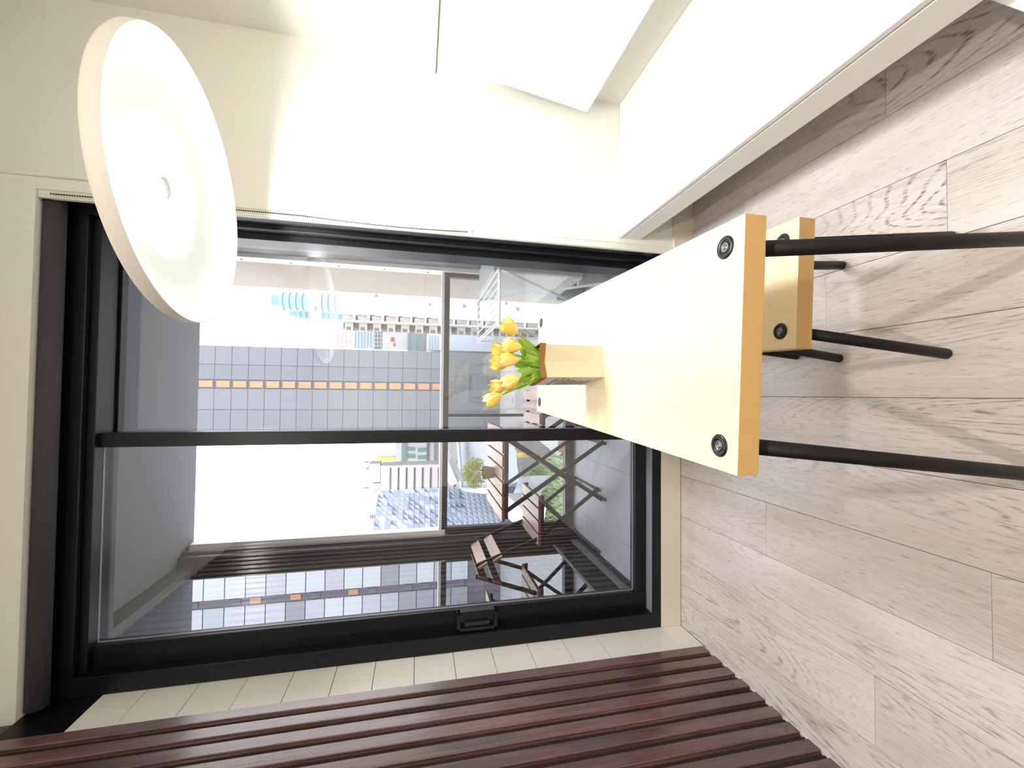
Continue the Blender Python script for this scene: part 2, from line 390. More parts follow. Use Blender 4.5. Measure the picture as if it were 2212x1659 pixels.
# ================================================================== DINING TABLE and small wooden bench
def bolt(parent, x, y, z, r):
    bm = lathe(new_bm(), [(0, 0), (r * .99, 0), (r, .0012), (r * .93, .0028), (r * .52, .0022), (r * .50, .0012), (0, .0012)], 32)
    b = obj('bolt_disc', bm, 'bolt_black', parent, (x, y, z))
    bm = lathe(new_bm(), [(r * .44, .0012), (r * .44, .0026), (r * .36, .0026), (r * .34, .0018), (r * .2, .0018), (r * .2, .003), (r * .13, .003), (r * .12, .0014), (0, .0014)], 24)
    obj('bolt_head', bm, 'bolt_grey', b)
def plank_table(name, label, cat, corners, ztop, th, discs, feet, legr, dr, topname):
    """corners: near-right, near-left, far-left, far-right on the ground plan"""
    cxx = sum(c[0] for c in corners) / 4; cyy = sum(c[1] for c in corners) / 4
    dx = (corners[3][0] + corners[2][0] - corners[0][0] - corners[1][0]) / 2; dy = (corners[3][1] + corners[2][1] - corners[0][1] - corners[1][1]) / 2
    rz = math.atan2(-dx, dy); L = math.hypot(dx, dy)
    Wd = (math.dist(corners[0], corners[1]) + math.dist(corners[2], corners[3])) / 2
    t = thing(name, label, cat, (cxx, cyy, 0), None, rz)
    o = obj(topname, box(new_bm(), -Wd / 2, Wd / 2, -L / 2, L / 2, ztop - th, ztop, .0015), 'maple', t)
    set_faces(o, lambda p: abs(p.normal.z) < .5, 1, 'maple_edge_shaded')
    for sx in (-1, 1):
        for sy in (-1, 1):
            px, py = sx * (Wd / 2 - discs[0]), sy * (L / 2 - discs[1])
            bolt(t, px, py, ztop - .0004, dr)
            bm = tube(new_bm(), [(sx * feet[0], sy * feet[1], legr * .1), (sx * feet[0], sy * feet[1], .004 + legr * .1), (0, 0, ztop - th + .0003)], legr, 20, radii=[legr * .75, legr, legr])
            obj('leg', bm, 'steel_black', t, (px, py, 0))
    return t
plank_table('dining_table', 'pale wooden dining table with black round legs and a paper bag of tulips', 'table',
            [(.288, .564), (-.124, .588), (-.072, 1.773), (.352, 1.749)], .75, .040, (.042, .043), (.068, .05), .0138, .0195, 'tabletop')
plank_table('wooden_bench', 'low pale wooden bench with black legs half under the dining table', 'bench',
            [(.392, .750), (.1065, .763), (.118, 1.045), (.404, 1.032)], .45, .042, (.042, .042), (.04, .035), .0128, .0185, 'seat')
plank_table('wooden_bench', 'second low pale wooden bench hidden under the middle of the dining table', 'bench',
            [(.424, 1.165), (.138, 1.178), (.150, 1.46), (.436, 1.447)], .45, .042, (.042, .042), (.04, .035), .0128, .0185, 'seat')

# ================================================================== PENDANT LAMP
h = .576; LC = Vector((.887 * h, 2.096 * h, EYE + h)); RL = .576 * h
pl = thing('pendant_lamp', 'large round white dish pendant lamp lit above the dining table', 'lamp', LC)
nrm = Vector((-.035, -.047, 1)).normalized(); q = Vector((0, 0, 1)).rotation_difference(nrm); pl.rotation_mode = 'QUATERNION'; pl.rotation_quaternion = q
outer = [(RL, 0), (RL + .0006, .010), (RL, .026), (RL - .006, .036), (RL - .03, .045), (RL - .09, .056), (.16, .066), (.05, .070), (0, .070)]
inner = [(0, .0615), (.05, .061), (.16, .056), (RL - .10, .047), (RL - .045, .037), (RL - .018, .026), (RL - .012, .012), (RL - .006, .001), (RL, 0)]
sh = obj('shade', lathe(new_bm(), outer, 96), 'shade_white', pl)
obj('shade_lining', lathe(new_bm(), inner, 96), 'shade_inner', pl)
obj('led_disc', lathe(new_bm(), [(.03, .0535), (.115, .0535), (.118, .0545), (.118, .058), (.03, .060)], 64), 'led', pl)
obj('socket_ring', lathe(new_bm(), [(.029, .060), (.029, .052), (.026, .0505), (.023, .052), (.022, .060)], 32), 'shade_inner', pl)
obj('cap', lathe(new_bm(), [(.03, .069), (.028, .09), (.012, .1), (0, .1)], 24), 'shade_white', pl)
inv = q.inverted()
top = inv @ Vector((LC.x * 0 - .0, 0, ZC - LC.z)); st = Vector((0, 0, .098))
obj('cord', tube(new_bm(), [st, st.lerp(top, .5), top], .0026, 8), 'cord', pl)
obj('ceiling_rose', tube(new_bm(), [top + (inv @ Vector((0, 0, -.025))), top], .05, 24), 'shade_white', pl)
for i, (x, y) in enumerate(((-.45, -.7), (.55, -.7))):
    t = thing('recessed_downlight', ('small round recessed ceiling light nearer the slatted wall' if i == 0 else 'small round recessed ceiling light nearer the floating bench'), 'ceiling light', (x, y, ZC), 'recessed lights behind the table')
    obj('trim_ring', lathe(new_bm(), [(.045, 0), (.06, 0), (.06, -.004), (.045, -.006)], 32), 'lacquer_white', t)
    obj('bulb', lathe(new_bm(), [(0, -.002), (.044, -.002), (.044, 0)], 24), 'bulb_warm', t)
    ld = bpy.data.lights.new('downlight', 'AREA'); ld.shape = 'DISK'; ld.size = .09; ld.energy = DOWN_W; ld.color = (1, .95, .88)
    lo = bpy.data.objects.new('downlight', ld); C.objects.link(lo); lo.location = (0, 0, -.012); lo.parent = t

# ================================================================== PAPER BAG WITH TULIPS
A = math.radians(7.5); U = Vector((math.cos(A), math.sin(A), 0)); V = Vector((-math.sin(A), math.cos(A), 0)); Zv = Vector((0, 0, 1))
BW, BD, BH, CUF = .088, .138, .165, .016
bag = thing('paper_bag', 'kraft paper bag with printed side holding yellow tulips on the dining table', 'bag', (.051, 1.084, .75), None, A)
def bp(u, v, z): return Vector((u, v, z))
e = .003
bm = new_bm()
fl_, fr_, bl_, br_ = bp(0, 0, 0), bp(BW, 0, 0), bp(0, BD, 0), bp(BW, BD, 0)
tl, tr, tbl, tbr = bp(-.002, .004, BH), bp(BW + .002, .004, BH), bp(-.004, BD - .004, BH), bp(BW + .004, BD - .004, BH)
fm, bmid = bp(BW / 2, .009, .042), bp(BW / 2, BD - .009, .042)
ftm, btm = bp(BW / 2, .024, BH), bp(BW / 2, BD - .024, BH)
V_ = {}
def vv(p):
    k = tuple(round(c, 5) for c in p)
    if k not in V_: V_[k] = bm.verts.new(p)
    return V_[k]
F_ = lambda *ps: bm.faces.new([vv(p) for p in ps])
F_(fl_, fr_, fm); F_(fl_, fm, ftm, tl); F_(fm, fr_, tr, ftm)
F_(br_, bl_, bmid); F_(bmid, bl_, tbl, btm); F_(br_, bmid, btm, tbr)
left_face = F_(bl_, fl_, tl, tbl); F_(fr_, br_, tbr, tr); F_(fl_, bl_, br_, fr_)
left_face.material_index = 1
o = obj('bag_body', bm, ['kraft', 'kraft_white'], bag)
so = o.modifiers.new('thickness', 'SOLIDIFY'); so.thickness = .0008; so.offset = -1
bm = new_bm()
ring = [tl, ftm, tr, tbr, btm, tbl]
cen = bp(BW / 2, BD / 2, BH)
lo_ = [bm.verts.new(p + (p - cen) * .035 + Vector((0, 0, 0))) for p in ring]
hi_ = [bm.verts.new(p + (p - cen) * .05 + Vector((0, 0, CUF))) for p in ring]
for i in range(6): bm.faces.new((lo_[i], lo_[(i + 1) % 6], hi_[(i + 1) % 6], hi_[i]))
o = obj('cuff', bm, 'kraft_cuff', bag); so = o.modifiers.new('thickness', 'SOLIDIFY'); so.thickness = .0012
bm = new_bm(); bm.faces.new([bm.verts.new(p - Vector((0, 0, .025)) - (p - cen) * .02) for p in ring]); obj('bag_filling', bm, 'stem_green', bag)
# lettering on the left side
def text_mesh(s, size, m):
    cu = bpy.data.curves.new('lettering', 'FONT'); cu.body = s; cu.size = size; cu.extrude = .0001
    to = bpy.data.objects.new('lettering_tmp', cu); C.objects.link(to); dg = bpy.context.evaluated_depsgraph_get(); dg.update()
    me = bpy.data.meshes.new_from_object(to.evaluated_get(dg)); bpy.data.objects.remove(to); me.materials.clear(); me.materials.append(MATS[m]); return me
lm = Matrix(((0, 0, -1, -.0022), (-1, 0, 0, 0), (0, 1, 0, 0), (0, 0, 0, 1)))   # text x -> -v, text y -> z, facing -u
to = share('lettering', text_mesh('LESU IN, VOSE', .0155, 'print_dark'), bag); to.matrix_local = Matrix.Translation((-.0012, BD - .012, .122)) @ lm
bm = new_bm(); rr = random.Random(3)
for i in range(11):
    z = .110 - i * .0088
    v = BD - .012; vend = .014 + rr.uniform(0, .05)
    if i == 0:
        box(bm, -.0028, -.0020, .014, v, z - .0004, z + .0008); continue
    while v > vend + .006:
        ln = rr.uniform(.006, .016); box(bm, -.0028, -.0020, max(vend, v - ln), v, z - .0008, z + .0008); v -= ln + .003
obj('print_lines', bm, 'print_dark', bag)
print_tilt = 0

def petal_mesh(L, w, open_, seed):
    r = random.Random(seed); bm = new_bm(); nu, nv = 6, 8; g = []
    for j in range(nv + 1):
        t = j / nv; row = []
        rad = (math.sin(min(1, t * 1.35) * math.pi / 2) ** .8) * w * (1 + open_ * max(0, t - .55) * 1.4) - w * .42 * max(0, t - .62) ** 1.2 * (1 - open_) * 2.2
        half = math.radians(46) * (math.sin(math.pi * (t * .86 + .10)) ** .55 if t < 1 else 0)
        for i in range(nu + 1):
            a = (i / nu * 2 - 1) * half; rr_ = rad * (1 - .05 * math.cos(a * 2))
            row.append(bm.verts.new((rr_ * math.cos(a) + r.uniform(-.0004, .0004), rr_ * math.sin(a), L * (t - .05 * abs(i / nu * 2 - 1) ** 2 * t))))
        g.append(row)
    for j in range(nv):
        for i in range(nu): bm.faces.new((g[j][i], g[j][i + 1], g[j + 1][i + 1], g[j + 1][i])).smooth = True
    bmesh.ops.remove_doubles(bm, verts=bm.verts[:], dist=.0003)
    return mesh(bm, 'petal')
PET = {}
for k, (L, w, op) in enumerate(((.060, .0215, .35), (.056, .0215, .05), (.058, .0205, .15))):
    for s in (0, 1):
        me = petal_mesh(L, w if s == 0 else w * .93, op, k * 2 + s); me.materials.append(MATS['petal' if s == 0 else 'petal_pale'])
        PET[k, s] = me
def leaf_mesh(pts, width, fold=.25):
    bm = new_bm(); rows = []; n = len(pts)
    for i, p in enumerate(pts):
        t = i / (n - 1); tan = (pts[min(i + 1, n - 1)] - pts[max(i - 1, 0)]).normalized()
        side = tan.cross(Vector((0, -1, .25))).normalized(); up = side.cross(tan)
        w = width * (math.sin(math.pi * (.12 + .88 * t)) ** .7 if t < 1 else .02)
        rows.append([bm.verts.new(p - side * w - up * -w * fold), bm.verts.new(p), bm.verts.new(p + side * w + up * w * fold)])
    for a, b in zip(rows, rows[1:]):
        for k in range(2): bm.faces.new((a[k], a[k + 1], b[k + 1], b[k])).smooth = True
    return mesh(bm, 'leaf')
def bez(a, b, c, n=8): return [a * (1 - t) ** 2 + b * 2 * t * (1 - t) + c * t * t for t in [i / n for i in range(n + 1)]]
bag_top = Vector((.051, 1.084, .75)) + U * BW / 2 + V * BD / 2 + Zv * BH
tul = [  # base pixel, tip pixel, depth, kind, open, label
    ((1119, 722), (1084, 692), 1.165, 0, 'rightmost yellow tulip, wide open, leaning toward the floating bench'),
    ((1129, 750), (1094, 746), 1.085, 1, 'small yellow tulip facing the room just left of the rightmost bloom'),
    ((1100, 762), (1064, 754), 1.20, 2, 'yellow tulip at the back, just above the small front bloom on the right'),
    ((1123, 778), (1082, 776), 1.095, 1, 'plump yellow tulip in the middle front of the bunch'),
    ((1102, 786), (1059, 784), 1.19, 0, 'tall yellow tulip in the middle behind the plump front bloom'),
    ((1124, 815), (1086, 832), 1.09, 1, 'yellow tulip at the front left of the bunch, tilted left'),
    ((1098, 830), (1059, 840), 1.18, 2, 'pale yellow tulip behind the tilted front left bloom'),
    ((1085, 851), (1049, 870), 1.13, 2, 'leftmost yellow tulip standing out on a long bare stem'),
]
rl = random.Random(11)
for i, (b, tp, Y, k, lab) in enumerate(tul):
    P0 = at(b[0], b[1], Y); P1 = at(tp[0], tp[1], Y + (.012 if i % 2 else -.012)); ax = (P1 - P0).normalized()
    t = thing('tulip', lab, 'tulip', P0, 'yellow tulips in the paper bag')
    qa = Vector((0, 0, 1)).rotation_difference(ax)
    for s in range(6):
        pm = PET[k, s % 2]
        o = share('petal', pm, t); o.rotation_mode = 'QUATERNION'
        from mathutils import Quaternion
        o.rotation_quaternion = qa @ Quaternion((0, 0, 1), math.radians(60 * s + 17 * i)) @ Quaternion((0, 1, 0), rl.uniform(-.05, .05) + (.03 if s % 2 == 0 else -.02))
    base = bag_top + U * ((P0 - bag_top).dot(U) * .3) + V * ((P0 - bag_top).dot(V) * .3) - Zv * .02
    cpt = base.lerp(P0, .55) + (Vector((0, 0, .02)) if i not in (0, 7) else Vector((0, 0, -.004)))
    pth = [p - P0 for p in bez(base, cpt, P0, 10)]
    obj('stem', tube(new_bm(), pth, .0034, 8), 'stem_green', t)
    for li in range(3):
        s0 = pth[1 + li % 2] + Vector((rl.uniform(-.01, .01), rl.uniform(-.012, .01), 0)); spread = Vector((rl.uniform(-.035, .035) + (P0 - base).x * .45, rl.uniform(-.035, .01), rl.uniform(.04, .075)))
        lp = bez(s0, s0 + spread * .5 + Vector((0, 0, .018)), s0 + spread, 7)
        obj('leaf', leaf_mesh(lp, rl.uniform(.008, .012)), 'leaf_green', t)

# ================================================================== BALCONY
ZF, YO = .10, 3.05
fb = struct(bxo('floor_balcony', 'concrete_dark', None, -1.25, .98, 2.0, 3.13, ZF - .2, ZF - .004), 'grey tiled balcony floor')
xs = [-1.06, -.84, -.44, -.04, .36, .76, .9]; ysx = [2.001, 2.16, 2.46, 2.76, 3.06]
for a, b in zip(xs, xs[1:]):
    for c, d_ in zip(ysx, ysx[1:]):
        obj('tile', box(new_bm(), a + .001, b - .001, c + .001, d_ - .001, ZF - .012, ZF, .0008), 'balcony_tile', fb)
struct(bxo('ceiling_balcony', 'concrete', None, -1.25, 1.02, 2.03, 3.12, 2.655, 2.83), 'grey concrete balcony ceiling')
struct(bxo('trim_1', 'concrete_dark', None, -1.08, .9, 2.03, 2.28, 2.60, 2.656), 'dark beam under the balcony ceiling by the door')
wbr = group_empty('wall_balcony_right', 'beige balcony side wall running on as an outer fin')
bxo('side_wall', 'balcony_wall', wbr, .90, 1.02, 2.03, YO + .06, -.3, 2.655)
bxo('outer_fin', 'fin_tan', wbr, .90, 1.02, YO + .06, 3.955, -3.0, 6.0)
rv = bxo('skylit_reveal', 'skylit_white', wbr, .872, .8995, 3.0, 3.10, ZF, 2.654)  # side face of the opening, sky light painted in as white
for z in (1.2, 1.5, 1.8, 2.1, 2.4):
    obj('reveal_bolt', lathe(new_bm(), [(0, .006), (.006, .005), (.009, 0)], 12), 'bolt_grey', rv, (.8715, 3.06, z), (0, -math.pi / 2, 0))
# left side: mirror-like window wall
w1 = group_empty('window_1', 'dark framed reflective glass wall on the left side of the balcony')
def wf(n, y0, y1, z0, z1, x0=-1.09, x1=-1.052, m='frame_dark', bev=.002): return bxo(n, m, w1, x0, x1, y0, y1, z0, z1, bev)
wf('corner_post', 2.93, 3.10, ZF, 2.655, -1.09, -1.0)
wf('post_cover', 2.975, 3.0, ZF, 2.655, -1.0, -.985, 'concrete_dark')
wf('skylit_reveal', 3.03, 3.11, 1.06, 2.64, -1.0, -.955, 'skylit_white')  # left edge of the opening, whitened for the sky light on it
wf('head', 2.03, 2.93, 2.56, 2.655); wf('stile', 2.03, 2.10, ZF, 2.56); wf('stile', 2.90, 2.93, ZF, 2.56)
wf('bottom_rail', 2.10, 2.90, ZF, .30, -1.09, -1.056, 'frame_black'); wf('bottom_track', 2.03, 2.93, ZF, .118, -1.05, -1.02); wf('bottom_track', 2.03, 2.93, ZF, .165, -1.055, -1.045, 'gasket')
bxo('pane', 'mirror_glass', w1, -1.075, -1.066, 2.10, 2.90, .30, 2.56)
bxo('glazing_bead', 'gasket', w1, -1.066, -1.058, 2.10, 2.90, .30, .306)
# balustrade
bl = thing('glass_balustrade', 'dark framed glass balcony balustrade with a bright top rail', 'railing', (0, YO, ZF))
def bb(n, m, x0, x1, y0, y1, z0, z1, bev=.002): return bxo(n, m, bl, x0, x1, y0 - YO, y1 - YO, z0 - ZF, z1 - ZF, bev)
bb('top_rail', 'skylit_white', -.953, .870, 3.03, 3.12, 1.083, 1.102); bb('top_rail_body', 'frame_dark', -.985, .870, 3.035, 3.095, 1.045, 1.0835)  # top face of the dark rail, its sky shine painted white
bb('bottom_rail', 'frame_dark', -1.0, .88, 3.03, 3.09, ZF, .168)
bb('post', 'frame_dark', -.99, -.945, 3.035, 3.09, .167, 1.046); bb('post', 'frame_dark', .845, .872, 3.035, 3.09, .167, 1.046); bb('post', 'frame_dark', -.16, -.14, 3.035, 3.09, .167, 1.046)
bb('pane', 'rail_glass', -.945, -.16, 3.058, 3.068, .168, 1.045, 0); bb('pane', 'rail_glass', -.14, .845, 3.058, 3.068, .168, 1.045, 0)

# bistro table, chair and stool on the balcony
def slat_row(parent, n, x0, x1, y0, y1, z0, z1, name='slat', gap=.012):
    w = (x1 - x0 - gap * (n - 1)) / n
    for i in range(n):
        a = x0 + i * (w + gap)
        o = obj(name, box(new_bm(), -w / 2, w / 2, -(y1 - y0) / 2, (y1 - y0) / 2, z0 - z1, 0, .002), 'bistro_wood', parent, (a + w / 2, (y0 + y1) / 2, z1))
        set_faces(o, lambda p: p.normal.z < .5, 1, 'bistro_edge')
def bar(bm, a, b, w=.024, t=.010):
    a, b = Vector(a), Vector(b); d = (b - a); L = d.length; d.normalize(); s = Vector((0, 1, 0)); u = d.cross(s).normalized()
    vs = [(sx * u * w / 2 + sy * s * t / 2) for sx, sy in ((-1, -1), (1, -1), (1, 1), (-1, 1))]
    prism(bm, [a + v for v in vs], d * L); return bm
tb = thing('folding_table', 'folding slatted balcony table with dark crossed legs carrying a potted plant', 'table', (0, 0, ZF))
slat_row(tb, 7, -.745, -.20, 2.44, 3.00, .651, .668)
for y in (2.47, 2.96): bxo('apron_bar', 'steel_black', tb, -.735, -.21, y - .006, y + .006, .625, .651)
for y, s in ((2.485, .0), (2.945, .0)):
    obj('leg', bar(new_bm(), (-.70, y, .64), (-.29, y, .008)), 'steel_black', tb)
    obj('leg', bar(new_bm(), (-.25, y + .014, .64), (-.66, y + .014, .008)), 'steel_black', tb)
for x in (-.30, -.65): obj('foot_bar', box(new_bm(), x - .009, x + .009, 2.46, 2.97, 0, .014, .003), 'steel_black', tb)
obj('crossbar', tube(new_bm(), [(-.475, 2.485, .305), (-.475, 2.96, .305)], .008, 8), 'steel_black', tb)
fc = thing('folding_chair', 'folding slatted balcony chair with dark frame beside the reflective glass', 'chair', (0, 0, ZF))
slat_row(fc, 4, -.93, -.63, 2.53, 2.95, .402, .420)
for y in (2.545, 2.935):
    bxo('seat_rail', 'steel_black', fc, -.935, -.625, y - .006, y + .006, .380, .402)
    obj('leg', bar(new_bm(), (-.66, y, .39), (-1.01, y, .008)), 'steel_black', fc)
    obj('back_leg', bar(bar(new_bm(), (-.60, y + .013, .008), (-.90, y + .013, .42)), (-.90, y + .013, .42), (-1.035, y + .013, .80)), 'steel_black', fc)
for x in (-1.0, -.61): obj('foot_bar', tube(new_bm(), [(x, 2.54, .008), (x, 2.955, .008)], .008, 8), 'steel_black', fc)
for (xa, za, xb, zb) in ((-.975, .645, -1.005, .70), (-1.008, .735, -1.038, .79)):
    bm = prism(new_bm(), [(xa, 2.53, za), (xb, 2.53, zb), (xb - .012, 2.53, zb - .004), (xa - .012, 2.53, za - .004)], (0, .43, 0)); o = obj('back_slat', bm, 'bistro_wood', fc)
    set_faces(o, lambda p: abs(p.normal.y) > .5 or p.normal.z < 0, 1, 'bistro_edge')
fs = thing('folding_stool', 'slatted folding stool behind the far end of the dining table', 'stool', (0, 0, ZF))
slat_row(fs, 4, -.255, .03, 2.52, 2.93, .402, .420)
for y in (2.535, 2.915):
    bxo('seat_rail', 'steel_black', fs, -.26, .035, y - .006, y + .006, .380, .402)
    obj('leg', bar(new_bm(), (-.24, y, .39), (.02, y, .008)), 'steel_black', fs); obj('leg', bar(new_bm(), (.015, y + .013, .39), (-.22, y + .013, .008)), 'steel_black', fs)
for x in (-.22, .02): obj('foot_bar', tube(new_bm(), [(x, 2.53, .008), (x, 2.935, .008)], .008, 8), 'steel_black', fs)
# potted plant
pp = thing('potted_plant', 'small bushy pale green plant in a brown pot on the balcony table', 'plant', (-.505, 2.72, ZF + .668))
obj('pot', lathe(new_bm(), [(0, 0), (.031, 0), (.034, .003), (.044, .062), (.044, .072), (.040, .072), (.039, .062), (0, .058)], 28), 'pot_brown', pp)
bm = new_bm(); rf = random.Random(5)
for i in range(1300):
    th = rf.uniform(0, 2 * math.pi); ph = math.acos(rf.uniform(-.75, 1)); rad = .092 * rf.uniform(.45, 1.0)
    p = Vector((math.sin(ph) * math.cos(th) * rad, math.sin(ph) * math.sin(th) * rad, .125 + math.cos(ph) * rad * .82))
    if p.z < .066: p.z = .066 + rf.uniform(0, .02)
    dr = (p - Vector((0, 0, .09))).normalized() + Vector((rf.uniform(-.6, .6), rf.uniform(-.6, .6), rf.uniform(-.4, .6))); dr.normalize()
    sd_ = dr.cross(Vector((rf.uniform(-1, 1), rf.uniform(-1, 1), rf.uniform(-1, 1)))).normalized(); L = rf.uniform(.012, .022); w = L * .3
    bm.faces.new([bm.verts.new(v) for v in (p, p + dr * L * .5 + sd_ * w, p + dr * L, p + dr * L * .5 - sd_ * w)])
fo = obj('foliage', bm, 'foliage', pp); fo['kind'] = 'stuff'
bm = new_bm()
for i in range(14):
    th = rf.uniform(0, 6.28); e_ = Vector((math.cos(th) * .05, math.sin(th) * .05, rf.uniform(.1, .17))); tube(bm, [Vector((0, 0, .05)), e_ * .6 + Vector((0, 0, .03)), e_], .0016, 5)
obj('twigs', bm, 'stem_green', pp)
# drying rack
dr_ = thing('drying_rack', 'white wire clothes drying rack on the balcony behind the tulips', 'drying rack', (0, 0, ZF))
ZR, XA, XB, YA, YN = .765, .355, .64, 2.83, 2.075
def T(name, pts, r): return obj(name, tube(new_bm(), pts, r, 8), 'wire_white', dr_)
T('end_bar', [(XA - .0, YA, ZR), (XB, YA, ZR)], .008)
T('end_bar', [(XA, YN, ZR), (XB, YN, ZR)], .009)
for i in range(7):
    x = XA + .012 + i * (XB - XA - .024) / 6; T('wire', [(x, YN, ZR + .006), (x, YA, ZR + .006)], .0038)
for x in (XA, XB):
    T('side_bar', [(x, YN, ZR), (x, YA, ZR)], .005)
    T('leg', [(x, YA, ZR), (x, YA - .03, ZR - .05), (x, YN + .02, .006)], .008)
    T('leg', [(x - .012, YN, ZR), (x - .012, YN + .03, ZR - .05), (x - .012, YA - .02, .006)], .008)
for y in (YN + .02, YA - .02): T('foot_bar', [(XA, y, .0075), (XB, y, .0075)], .0065)
# outdoor unit
ac = thing('outdoor_unit', 'white air conditioner outdoor unit against the balcony side wall', 'air conditioner', (0, 0, ZF))
obj('casing', box(new_bm(), .70, .895, 2.36, 2.98, .20, .745, .012), 'ac_white', ac)
for y in (2.45, 2.88): obj('foot', box(new_bm(), .68, .89, y - .02, y + .02, 0, .20, .003), 'ac_white', ac)

# ================================================================== CITY
def cm(n, rgb, rough=.6, noise=None): mat(n, srgb(*rgb), rough, noise=noise)
cm('tower_grey', (92, 96, 107)); cm('tower_grey_b', (97, 100, 110)); cm('tower_joint', (82, 86, 96)); cm('tower_frame', (76, 73, 83))
mat('win_orange', srgb(150, 112, 84), .35, noise=(.4, .15)); mat('win_blue', srgb(112, 148, 190), .2); mat('win_dark', srgb(70, 72, 84), .2)
cm('clad_a', (164, 168, 176)); cm('clad_b', (140, 147, 156)); cm('clad_c', (120, 121, 132)); cm('clad_d', (152, 153, 164))
cm('bubble_white', (190, 190, 191)); cm('bubble_lav', (150, 154, 168)); cm('bubble_grey', (104, 106, 112))
cm('apt_beige', (146, 140, 137)); cm('apt_dark', (84, 79, 82)); cm('apt_light', (182, 177, 173))
cm('blue_tower', (124, 177, 192), .25); cm('blue_deep', (96, 128, 171), .25); cm('pink_wall', (180, 164, 164)); cm('office_white', (195, 195, 198))
cm('office_grey', (176, 171, 174)); cm('teal', (96, 142, 137)); cm('grey_mid', (120, 124, 137)); cm('purple', (89, 89, 132)); cm('yellow', (188, 166, 76)); cm('red', (156, 96, 80)); cm('orange', (190, 128, 72))
cm('facet_a', (188, 192, 200), .3); cm('facet_b', (120, 137, 163), .2); cm('facet_c', (83, 94, 116), .2); cm('facet_d', (164, 172, 188), .25)
cm('road', (102, 100, 107), .8); cm('street', (136, 134, 137), .9); cm('roof_grey', (137, 140, 152), .8); cm('parapet', (180, 184, 192), .6); mat('lawn', srgb(104, 122, 84), .9, noise=(2.5, .45)); mat('lawn_leaf', srgb(140, 158, 112), .8, noise=(3, .3))
GZ = -14.0
gd = struct(bxo('ground', 'street', None, -400, 400, 24, 600, GZ - 1, GZ), 'city street level far below')
def bld(name, label, m, x_top, x_bot, y_l, y_r, Y, depth=14, cat='building', zbot=None):
    depth = min(depth, 16)
    """box whose camera-facing wall spans the given picture rectangle when it stands Y metres away"""
    xm = (x_top + x_bot) / 2
    X0, X1 = at(xm, y_l, Y).x, at(xm, y_r, Y).x; z1 = at(x_top, (y_l + y_r) / 2, Y).z; z0 = at(x_bot, (y_l + y_r) / 2, Y).z if zbot is None else zbot
    t = thing(name, label, cat, ((X0 + X1) / 2, Y + depth / 2, z0))
    w = (X1 - X0) / 2
    obj('wall', box(new_bm(), -w, w, -depth / 2, depth / 2, 0, z1 - z0), m, t)
    return t, X0, X1, z0, z1, depth
def panel_mesh(w, hgt, th, m, nm='panel'):
    me = mesh(box(new_bm(), -w / 2, w / 2, -th, 0, -hgt / 2, hgt / 2), nm); me.materials.append(MATS[m]); return me

# dark grey panel tower in front, with a strip of lit windows
YT = 80.0
t, X0, X1, z0, z1, dp = bld('panel_tower', 'blue-grey panel-clad tower with one column of orange windows', 'tower_joint', 100, 1200, 944, 752, YT, 16, zbot=GZ)
ph = abs(at(600, 850, YT).z - at(634.6, 850, YT).z)
def tx(y): return at(700, y, YT).x
cols = [(tx(754), tx(792)), (tx(792), tx(823)), (tx(841.5), tx(885)), (tx(885), tx(943.5))]
zt = at(400, 850, YT).z
PT = {}
xc = (X0 + X1) / 2
for ci, (a, b) in enumerate(cols):
    PT[ci] = panel_mesh(abs(b - a) - .07, ph - .07, .22, 'tower_grey' if ci % 2 else 'tower_grey_b')
wm = panel_mesh(abs(tx(824) - tx(840.5)) - .25, ph - .55, .12, 'win_orange', 'window'); wfm = panel_mesh(abs(tx(823.4) - tx(841)), ph - .12, .06, 'tower_frame', 'window_frame')
for r in range(-7, 24):
    z = zt + ph * 7.3 - (r + .5) * ph
    if z - ph / 2 < GZ: break
    for ci, (a, b) in enumerate(cols): share('panel', PT[ci], t, ((a + b) / 2 - xc, -dp / 2, z - z0))
    share('window_frame', wfm, t, ((tx(824) + tx(840.5)) / 2 - xc, -dp / 2, z - z0)); share('window', wm, t, ((tx(824) + tx(840.5)) / 2 - xc, -dp / 2 - .05, z - z0))
# sister tower to the right, seen only mirrored in the balcony's side glass
tw = thing('clad_tower', 'tower with mixed grey panels mirrored in the balcony side glass', 'building', (32.2, 84, GZ))
obj('wall', box(new_bm(), -4.5, 4.5, -6, 6, 0, 110), 'tower_frame', tw)
cmn = ['clad_a', 'clad_a', 'clad_b', 'clad_d', 'clad_a', 'clad_c', 'clad_d']
cp = panel_mesh(3.6, 2.9, .2, 'clad_a'); wp = panel_mesh(.9, 1.6, .1, 'win_orange', 'window')
for r in range(2, 36):
    for s in (-1, 1): share('panel', cp, tw, (s * 2.5, -6, r * 3.05 + 1.5), m=random.choice(cmn))
    if r % 3 != 0: share('window', wp, tw, (.0, -6.02, r * 3.05 + 1.5), m=random.choice(['win_orange', 'win_dark', 'win_dark']))
t, X0, X1, z0, z1, dp = bld('glass_block', 'light blue glass block mirrored beside the clad tower', 'blue_tower', 800, 1000, 415, 380, 92, 10, zbot=GZ)

